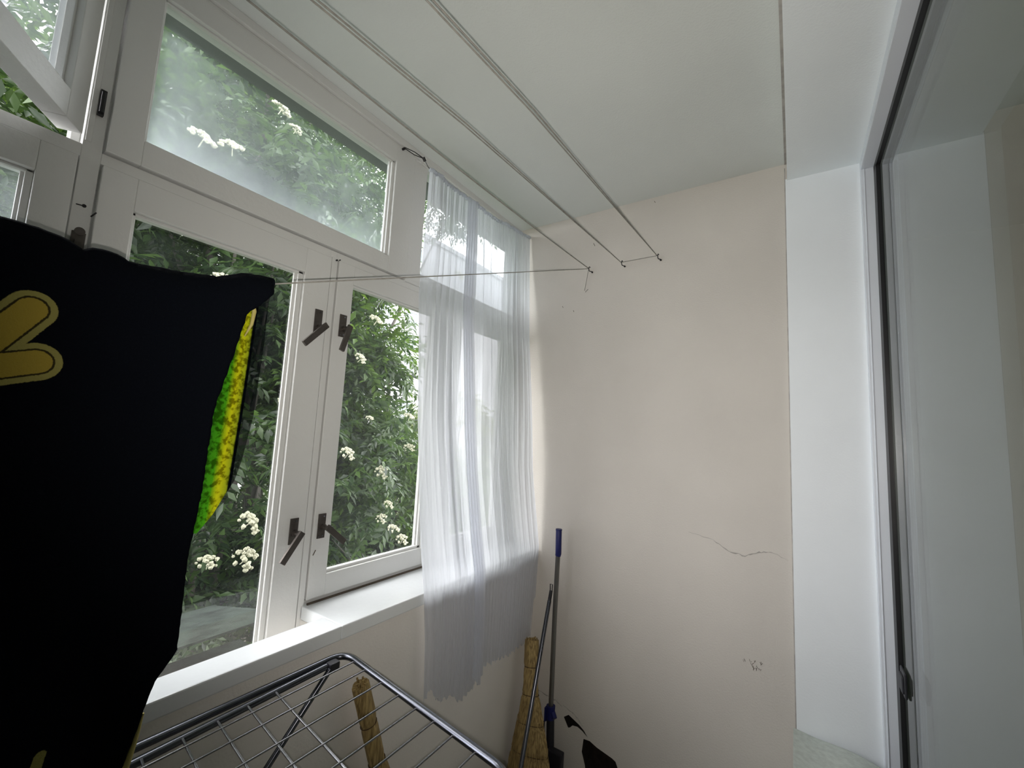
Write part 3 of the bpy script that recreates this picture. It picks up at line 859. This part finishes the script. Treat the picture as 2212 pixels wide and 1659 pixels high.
for k, xx in enumerate((-1.018, -0.962, -0.884, -0.811, -0.743, -0.680, -0.618, -0.551)):
    m = MB(); y1_ = 0.832 - (xx+1.078)*0.12
    if k == 0: y1_ -= 0.0
    m.tube([(xx, y1_, RZ), (xx+0.02, -0.54, RZ)], 0.0021, 8); m.tube([(xx, y1_+0.006, RZ), (xx, y1_-0.007, RZ)], 0.0030, 8)
    m.build('wire', M_steel, rack)
for yy in (0.623, 0.559, 0.497, 0.433, 0.367, 0.30, 0.235, 0.17, 0.1):
    m = MB(); m.tube([(-1.052, yy, RZ-0.002), (-0.455, yy-0.075, RZ-0.002)], 0.0026, 8)
    m.build('cross_wire', M_steel, rack)
m = MB(); m.tube([(-1.052, 0.775, 0.795), (-1.045, 0.62, 0.640), (-1.02, 0.0, 0.02), (-1.02, -0.29, FL+0.01)], 0.0075, 12)
m.build('leg', M_tube, rack)
m = MB(); m.tube([(-0.50, 0.70, 0.79), (-0.50, -0.29, FL+0.01)], 0.0075, 12); m.build('leg', M_tube, rack)
m = MB(); m.tube([(-1.06, -0.5, 0.79), (-1.06, 0.45, FL+0.01)], 0.0075, 12); m.build('leg', M_tube, rack)
m = MB(); m.tube([(-0.47, -0.5, 0.79), (-0.47, 0.45, FL+0.01)], 0.0075, 12); m.build('leg', M_tube, rack)
m = MB(); m.box((-1.068, 0.765, 0.783), (-1.044, 0.795, 0.804)); m.build('hinge_cap', M_dark, rack, bevel=0.004)

# ------------------------------------------------------------------ straw brooms
def broom(name, top, botm, wt, wb, perp, label, segs, thick=0.4):
    top, botm = Vector(top), Vector(botm)
    root = empty(name, (botm.x, botm.y, FL)); tag(root, label, 'broom', 'straw brooms')
    ax = botm-top; Lg = ax.length; perp = Vector(perp).normalized()
    perp = (perp - ax.normalized()*perp.dot(ax.normalized())).normalized(); nn = ax.normalized().cross(perp)
    n = 40; rows = []
    r = random.Random(7)
    K = 56
    v = []
    for k in range(K+1):
        t = k/K
        w_ = wt + (wb-wt)*max(0, (t-0.24)/0.76)**0.95
        sg = t*segs
        pinch = 1 - 0.10*math.exp(-((sg-round(sg))/0.07)**2) if 0.02 < t < 0.98 else 0.97
        for q in range(n):
            a = 2*PI*q/n
            jit = 1 + 0.05*math.sin(q*7.0+k*0.2) + r.uniform(-0.02, 0.02)
            th = (wt*0.9 + (wb*thick-wt*0.9)*max(0, (t-0.24)/0.76))
            v.append(top + ax*t + perp*(math.cos(a)*w_/2*pinch*jit) + nn*(math.sin(a)*th/2*pinch*jit))
    m = MB()
    kh = int(K*0.30)
    m.add(v[:(kh+1)*n], [(k*n+q, k*n+(q+1)%n, (k+1)*n+(q+1)%n, (k+1)*n+q) for k in range(kh) for q in range(n)], 0, False)
    m.add(v[:n], [tuple(range(n))])
    for q in range(26):   # loose stub ends on top
        a = r.uniform(0, 2*PI); rr_ = wt*0.42*math.sqrt(r.random())
        c = top + perp*(math.cos(a)*rr_) + nn*(math.sin(a)*rr_)
        m.tube([c + ax.normalized()*0.01, c - ax.normalized()*r.uniform(0.0, 0.012)], 0.003, 5)
    m.build('handle', M_straw, root)
    m = MB()
    m.add(v[kh*n:], [(k*n+q, k*n+(q+1)%n, (k+1)*n+(q+1)%n, (k+1)*n+q) for k in range(K-kh) for q in range(n)] + [tuple(range((K-kh)*n, (K-kh+1)*n))[::-1]], 0, False)
    for q in range(150):
        a = r.uniform(0, 2*PI); t0 = r.uniform(0.35, 0.75)
        def at(t, k=1.0):
            w_ = wt + (wb-wt)*max(0, (t-0.24)/0.76)**0.95; th = (wt*0.9 + (wb*thick-wt*0.9)*max(0, (t-0.24)/0.76))
            return top + ax*t + perp*(math.cos(a)*w_/2*k) + nn*(math.sin(a)*th/2*k)
        m.tube([at(t0, 1.0), at(min(1, t0+0.25), 1.02)], 0.0012, 4)
    m.build('bristles', M_straw, root)
    for sgi in range(1, segs):
        t = sgi/segs
        w_ = wt + (wb-wt)*max(0, (t-0.24)/0.76)**0.95; th = (wt*0.9 + (wb*thick-wt*0.9)*max(0, (t-0.24)/0.76))
        m = MB(); m.tube([top + ax*t + perp*(math.cos(2*PI*q/24)*w_/2*0.94) + nn*(math.sin(2*PI*q/24)*th/2*0.94) for q in range(24)], 0.0016, 6, closed=True)
        m.build('binding', M_twine, root)
broom('straw_broom', (-1.075, 1.90, 0.455), (-0.965, 1.745, FL+0.002), 0.068, 0.325, (1, 0, 0), 'straw broom leaning in the wall corner behind the poles', 7, 0.25)
broom('straw_broom', (-1.085, 0.902, 0.682), (-1.040, 1.21, FL+0.002), 0.051, 0.24, (0.15, 1, 0.3), 'straw broom seen through the wires of the drying rack', 8, 0.28)

# ------------------------------------------------------------------ mop and stick
mop = empty('telescopic_mop', (-0.96, 1.90, FL)); tag(mop, 'telescopic mop pole with blue grip leaning on the end wall', 'mop')
m = MB(); m.tube([(-0.967, 1.93, 0.860), (-0.965, 1.93, 0.87), (-0.967, 1.93, 0.975), (-0.967, 1.93, 0.981)], [0.0135, 0.0145, 0.0145, 0.012], 16); m.tube([(-0.967, 1.93, 0.978), (-0.967, 1.93, 0.986)], 0.0155, 16)
m.build('grip', M_blue, mop)
m = MB(); m.tube([(-0.967, 1.93, 0.865), (-0.972, 1.93, 0.60), (-0.972, 1.925, 0.17)], 0.0115, 14); m.build('pole', M_pole, mop)
m = MB(); m.tube([(-0.972, 1.925, 0.185), (-0.970, 1.922, 0.125)], [0.021, 0.0185], 14); m.box((-0.995, 1.905, 0.12), (-0.985, 1.93, 0.178)); m.tube([(-0.955, 1.915, 0.165), (-0.940, 1.905, 0.150)], 0.012, 10)
m.build('clamp', M_blue, mop, bevel=0.001)
m = MB(); m.tube([(-0.970, 1.922, 0.13), (-0.955, 1.915, -0.20)], 0.0185, 14); m.tube([(-0.993, 1.905, 0.12), (-0.997, 1.90, 0.02)], 0.0035, 8)
m.build('lower_pole', M_dark, mop)
m = MB(); m.obox((-0.930, 1.90, -0.13), (0.036, 0, 0), (0, 0.018, 0), (0.004, 0, 0.155)); m.obox((-0.95, 1.88, -0.275), (0.13, 0, 0), (0, 0.05, 0), (0, 0, 0.022))
m.build('mop_head', M_dark, mop, bevel=0.006)
st = empty('thin_pole', (-0.897, 1.39, FL)); tag(st, 'thin shiny steel pole with black hanging loop slanting in front of the straw broom', 'pole')
m = MB(); a = Vector((-1.001, 1.925, 0.645)); c = Vector((-0.897, 1.39, FL+0.005)); m.tube([a, c], 0.0095, 14); m.build('shaft', M_tube, st)
m = MB(); u_ = (a-c).normalized()
m.tube([a-u_*0.003, a+u_*0.045], 0.0085, 12)
q = a+u_*0.045
m.tube([q+Vector((-0.005,0,0)), q+Vector((-0.006,0,0.030)), q+Vector((0.006,0,0.030)), q+Vector((0.005,0,0))], 0.0024, 8)
m.build('hanging_loop', M_dark, st)

# ------------------------------------------------------------------ outside: ground, building
m = MB(); m.box((-90, -60, -5.2), (-1.5, 90, -5.0)); struct(m.build('ground', M_ground))
FX = -42.0
m = MB(); m.box((FX-14, -22, -5), (FX, 62, 27.2)); m.box((FX-14.2, -22.2, 27.2), (FX+0.3, 62.2, 27.8))
bld = m.build('apartment_building', M_facade); tag(bld, 'tall white apartment block with pale windows far beyond the trees', 'building')
for fl in range(10):
    z = -2.6 + 3.0*fl
    for k in range(9):
        y = 1.5 + 4.6*k
        wm = MB(); hw, hh = (1.0, 0.95)
        wm.box((FX+0.01, y-hw, z-hh), (FX+0.05, y+hw, z+hh), 0)
        wm.box((FX+0.02, y-hw-.08, z-hh-.08), (FX+0.12, y-hw+.05, z+hh+.08), 1); wm.box((FX+0.02, y+hw-.05, z-hh-.08), (FX+0.12, y+hw+.08, z+hh+.08), 1)
        wm.box((FX+0.02, y-hw, z+hh-.05), (FX+0.12, y+hw, z+hh+.08), 1); wm.box((FX+0.02, y-hw, z-hh-.12), (FX+0.16, y+hw, z-hh+.05), 1)
        wm.box((FX+0.02, y+0.1, z-hh), (FX+0.10, y+0.22, z+hh), 1)
        wm.build('window', [M_fwin, M_fframe], bld)
m = MB(); m.box((FX+0.02, 34.3, 12.7), (FX+0.55, 35.6, 13.9)); m.tube([(FX+0.55, 34.9, 13.3), (FX+0.6, 34.9, 13.3)], 0.42, 16)
m.build('air_conditioner', M_fframe, bld, bevel=0.03)

# ------------------------------------------------------------------ trees
def leaves_mesh(name, P, rng, L0=0.19, nl=5, wid=0.020, ll=0.062, droop=0.5, mat=None, mats=None):
    """P: (n,3) leaf base points. Every leaf is pinnate: nl pairs of leaflets + a terminal one."""
    n = len(P)
    az = rng.uniform(0, 2*np.pi, n); el = rng.normal(-0.15, 0.45, n)
    dirv = np.stack([np.cos(el)*np.cos(az), np.cos(el)*np.sin(az), np.sin(el)], 1)
    upv = np.tile(np.array([0, 0, 1.0]), (n, 1)) + rng.normal(0, 0.35, (n, 3))
    side = np.cross(dirv, upv); side /= np.linalg.norm(side, axis=1)[:, None]
    nrm_ = np.cross(side, dirv)
    sc_ = rng.uniform(0.75, 1.25, n)
    allv = []; 
    tri = []
    cnt = 0
    for k in range(2*nl+1):
        pair = k//2; sgn = 1 if k % 2 == 0 else -1
        if k == 2*nl:
            t = 1.0; fw = 1.0; sd = 0.0; lw = 1.1
        else:
            t = 0.22 + 0.76*pair/nl; fw = 0.55; sd = 0.83*sgn; lw = 1.0 - 0.25*abs(pair-nl*0.45)/nl
        base = P + dirv*(L0*t*sc_)[:, None] - np.array([0, 0, 1.0])*(droop*L0*t*t*0.5*sc_)[:, None]
        ld = dirv*fw + side*sd; ld = ld - np.array([0, 0, 1.0])*0.28
        ld += rng.normal(0, 0.10, (n, 3))
        ld /= np.linalg.norm(ld, axis=1)[:, None]
        ws = np.cross(ld, nrm_ + rng.normal(0, 0.15, (n, 3))); ws /= np.linalg.norm(ws, axis=1)[:, None]
        ln = (ll*lw*sc_)[:, None]; wd = (wid*0.5*lw*sc_)[:, None]
        nn = np.cross(ws, ld)
        v0 = base; v1 = base+ld*ln*0.45+ws*wd+nn*wd*0.25; v2 = base+ld*ln - nn*ln*0.12; v3 = base+ld*ln*0.45-ws*wd+nn*wd*0.25
        allv.append(np.stack([v0, v1, v2, v3], 1))
    A = np.concatenate(allv, 0).reshape(-1, 3)
    nq = len(A)//4
    me = bpy.data.meshes.new(name)
    me.vertices.add(len(A)); me.vertices.foreach_set('co', A.astype(np.float32).ravel())
    # two triangles per leaflet folded along the midrib
    idx = np.arange(nq)*4
    T = np.stack([idx, idx+1, idx+2, idx, idx+2, idx+3], 1).ravel()
    me.loops.add(len(T)); me.loops.foreach_set('vertex_index', T.astype(np.int32))
    me.polygons.add(nq*2); me.polygons.foreach_set('loop_start', (np.arange(nq*2)*3).astype(np.int32))
    me.polygons.foreach_set('loop_total', np.full(nq*2, 3, np.int32)) if hasattr(me.polygons[0], 'loop_total') else None
    me.update(calc_edges=True)
    return me

def flower_mesh():
    r = random.Random(5); m = MB()
    for k in range(34):
        a = r.uniform(0, 2*PI); q = math.sqrt(r.random())
        x, y = 0.065*q*math.cos(a), 0.065*q*math.sin(a); z = 0.022*(1-q*q) + r.uniform(-.006, .006)
        R = r.uniform(0.009, 0.014)
        vs = []; n = 6
        for i in range(1, 3):
            for j in range(n):
                ph = PI*i/3; th = 2*PI*j/n
                rr = R*r.uniform(0.8, 1.2)
                vs.append((x+rr*math.sin(ph)*math.cos(th), y+rr*math.sin(ph)*math.sin(th), z+rr*math.cos(ph)))
        vs.append((x, y, z+R)); vs.append((x, y, z-R))
        f = [(j, (j+1)%n, n+(j+1)%n, n+j)[::-1] for j in range(n)] + [(12, j, (j+1)%n) for j in range(n)] + [(13, n+(j+1)%n, n+j) for j in range(n)]
        m.add(vs, f)
    m.tube([(0, 0, 0), (0, 0, -0.05)], 0.003, 5)
    return m
fl_me = None
FK = 0.78      # the blossoms sit on the outer face of the crowns, about 2.5 m out

def tree(name, label, base, top, spread, nleaf, lmat, seed, crown, flowers=(), rad=0.09, limb=14, lsize=1.0):
    """crown: list of (cx, cy, cz, rx, ry, rz, weight) ellipsoids"""
    global fl_me
    root = empty(name, base); tag(root, label, 'tree', 'trees outside the window')
    rng = np.random.default_rng(seed); rr = random.Random(seed)
    base, top = Vector(base), Vector(top)
    m = MB()
    tp = [base.lerp(top, k/10) + Vector((rr.uniform(-.05,.05), rr.uniform(-.05,.05), 0))*(k > 0) for k in range(11)]
    m.tube(tp, [rad*(1-0.07*k) for k in range(11)], 10)
    ends = []
    ws = np.array([c[6] for c in crown], float); ws /= ws.sum()
    for k in range(limb):
        c = crown[rng.choice(len(crown), p=ws)]
        e_ = Vector((c[0]+rr.uniform(-.7,.7)*c[3], c[1]+rr.uniform(-.7,.7)*c[4], c[2]+rr.uniform(-.7,.8)*c[5]))
        s_ = base.lerp(top, min(0.97, max(0.15, rr.uniform(0.35, 0.95)*(e_.z-base.z)/max(0.5, (top.z-base.z))*0.9)))
        mid = s_.lerp(e_, 0.5) + Vector((rr.uniform(-.15,.15), rr.uniform(-.15,.15), 0.12))
        pts = [s_.lerp(mid, t/4).lerp(mid.lerp(e_, t/4), t/4) for t in range(5)]
        m.tube(pts, [rad*0.34, rad*0.28, rad*0.2, rad*0.14, rad*0.06], 7)
        for q in range(3):
            a_ = pts[rr.randint(1, 4)]; b2 = a_ + Vector((rr.uniform(-.5,.5), rr.uniform(-.5,.5), rr.uniform(-.1,.4)))
            m.tube([a_, a_.lerp(b2, .5)+Vector((0,0,.05)), b2], [rad*.12, rad*.08, rad*.03], 5)
    m.build('trunk', M_bark, root)
    Ps = []
    for c, wgt in zip(crown, ws):
        k = int(nleaf*wgt)
        # clumps
        nc = max(4, k//26)
        d_ = rng.normal(0, 1, (nc, 3)); d_ /= np.linalg.norm(d_, axis=1)[:, None]
        rad_ = rng.uniform(0.25, 1.0, nc)**0.5
        cen = np.array(c[:3]) + d_*rad_[:, None]*np.array(c[3:6])
        pk = cen[rng.integers(0, nc, k)] + rng.normal(0, 1, (k, 3))*np.array([0.17, 0.17, 0.13])
        Ps.append(pk)
    P = np.concatenate(Ps)
    P = P[P[:, 0] < -1.85]
    me = leaves_mesh('foliage', P, rng, L0=0.26*lsize, ll=0.088*lsize, wid=0.034*lsize)
    me.materials.append(lmat)
    o = bpy.data.objects.new('foliage', me); C.objects.link(o); o.parent = root; o.matrix_parent_inverse = Matrix.Translation(-root.location)
    if fl_me is None:
        fo = flower_mesh().build('flower_cluster', M_flower); fl_me = fo.data; bpy.data.objects.remove(fo)
    for (x, y, z, s_) in flowers:
        f_ = bpy.data.objects.new('flower_cluster', fl_me); C.objects.link(f_); f_.parent = root
        f_.matrix_parent_inverse = Matrix.Translation(-root.location)
        f_.location = (x*FK, y*FK, 1.45 + (z-1.45)*FK); f_.scale = (s_*0.78, s_*0.78, s_*0.78)
        f_.rotation_euler = (rr.uniform(-.3, .3), rr.uniform(0.2, 0.9), rr.uniform(-.4, .4))
    return root

flA = [(-3.2,1.011,3.25,1.3),(-3.2,1.471,3.791,1.1),(-3.2,1.348,0.499,1.0),(-3.2,1.177,3.30,1.2),(-3.2,1.59,3.699,0.8),(-3.0,1.48,0.76,1.25),(-3.0,1.48,0.53,1.2),(-3.3,1.25,2.4,0.9),(-3.2,1.7,2.9,1.0),(-3.3,0.9,0.9,0.9),(-3.3,1.8,1.6,0.9)]
flB = [(-3.0,2.18,1.20,1.0),(-3.1,2.62,1.02,1.0),(-3.1,2.81,0.50,0.9),(-3.1,2.93,0.38,0.95),(-3.2,2.996,1.539,0.9),(-3.2,2.503,2.40,1.05),(-3.2,3.028,1.228,0.9),(-3.2,2.819,0.701,0.8),(-3.2,2.369,2.018,0.9),(-3.2,3.6,3.2,1.0),(-3.2,2.75,0.58,0.8),(-3.3,2.6,1.5,0.6)]
tree('flowering_tree', 'leafy tree with creamy flower clusters close behind the left casement', (-4.0, 1.5, -5.0), (-3.9, 1.7, 4.6), 1.8, 7000, M_leafB, 3,
     [(-3.9,1.5,3.3,1.3,1.3,1.5,1.7), (-3.9,1.9,1.2,1.3,1.2,1.6,1.3), (-3.6,1.6,-0.9,1.3,1.5,1.4,1.0), (-4.0,0.5,3.0,1.2,1.0,1.2,0.5), (-3.8,0.3,0.4,1.2,1.2,1.6,0.4)], flA, rad=0.10, limb=22)
tree('flowering_tree', 'mid green flowering tree filling the right casement', (-4.3, 3.7, -5.0), (-4.1, 3.5, 2.0), 1.6, 5400, M_leafA, 8,
     [(-3.7,3.1,0.4,1.0,1.1,1.25,1.4), (-3.8,2.42,2.15,0.65,0.52,0.85,0.8), (-4.0,3.9,0.2,1.0,1.1,1.2,0.9), (-3.6,3.2,-1.4,1.2,1.4,1.2,0.9)], flB, rad=0.07, limb=18)
tree('broadleaf_tree', 'taller tree behind, its top showing through the dusty transom', (-6.2, 3.0, -5.0), (-6.0, 3.1, 7.0), 2.4, 5200, M_leafA, 21,
     [(-6.0,3.2,5.3,1.8,1.8,1.9,2.2), (-6.0,1.6,4.2,1.6,1.4,1.6,1.0), (-5.8,5.6,6.6,1.4,1.6,1.3,0.8), (-6.4,3.2,2.0,1.4,1.1,1.6,0.8)], [], rad=0.13, limb=20, lsize=1.15)
tree('broadleaf_tree', 'tree seen past the opened transom sash at the left', (-6.0, -0.6, -5.0), (-6.0, -0.4, 4.6), 2.0, 2000, M_leafA, 33,
     [(-6.0,-0.4,3.6,1.6,1.6,1.0,1.0), (-5.8,0.9,1.2,1.6,1.4,1.8,1.0), (-5.5,-0.3,-1.0,1.6,1.8,1.4,0.7)], [], rad=0.12, limb=16, lsize=1.3)
tree('yellowish_tree', 'yellow green tree low behind the right casement', (-7.2, 8.2, -5.0), (-7.0, 8.1, 1.6), 2.0, 1900, M_leafC, 41,
     [(-7.0,8.0,0.9,1.8,2.0,1.5,1.0), (-6.6,6.2,-1.0,1.8,1.8,1.8,0.8)], [], rad=0.10, limb=12, lsize=1.4)
tree('broadleaf_tree', 'dark tree deep behind the two flowering ones', (-9.0, 4.5, -5.0), (-9.0, 4.6, 5.6), 3.0, 3400, M_leafB, 52,
     [(-9.0,4.4,1.8,2.4,2.8,2.6,1.5), (-9.0,1.0,1.4,2.2,2.4,3.0,1.2), (-8.6,7.0,-1.5,2.2,2.4,2.0,0.8)], [], rad=0.14, limb=16, lsize=1.9)
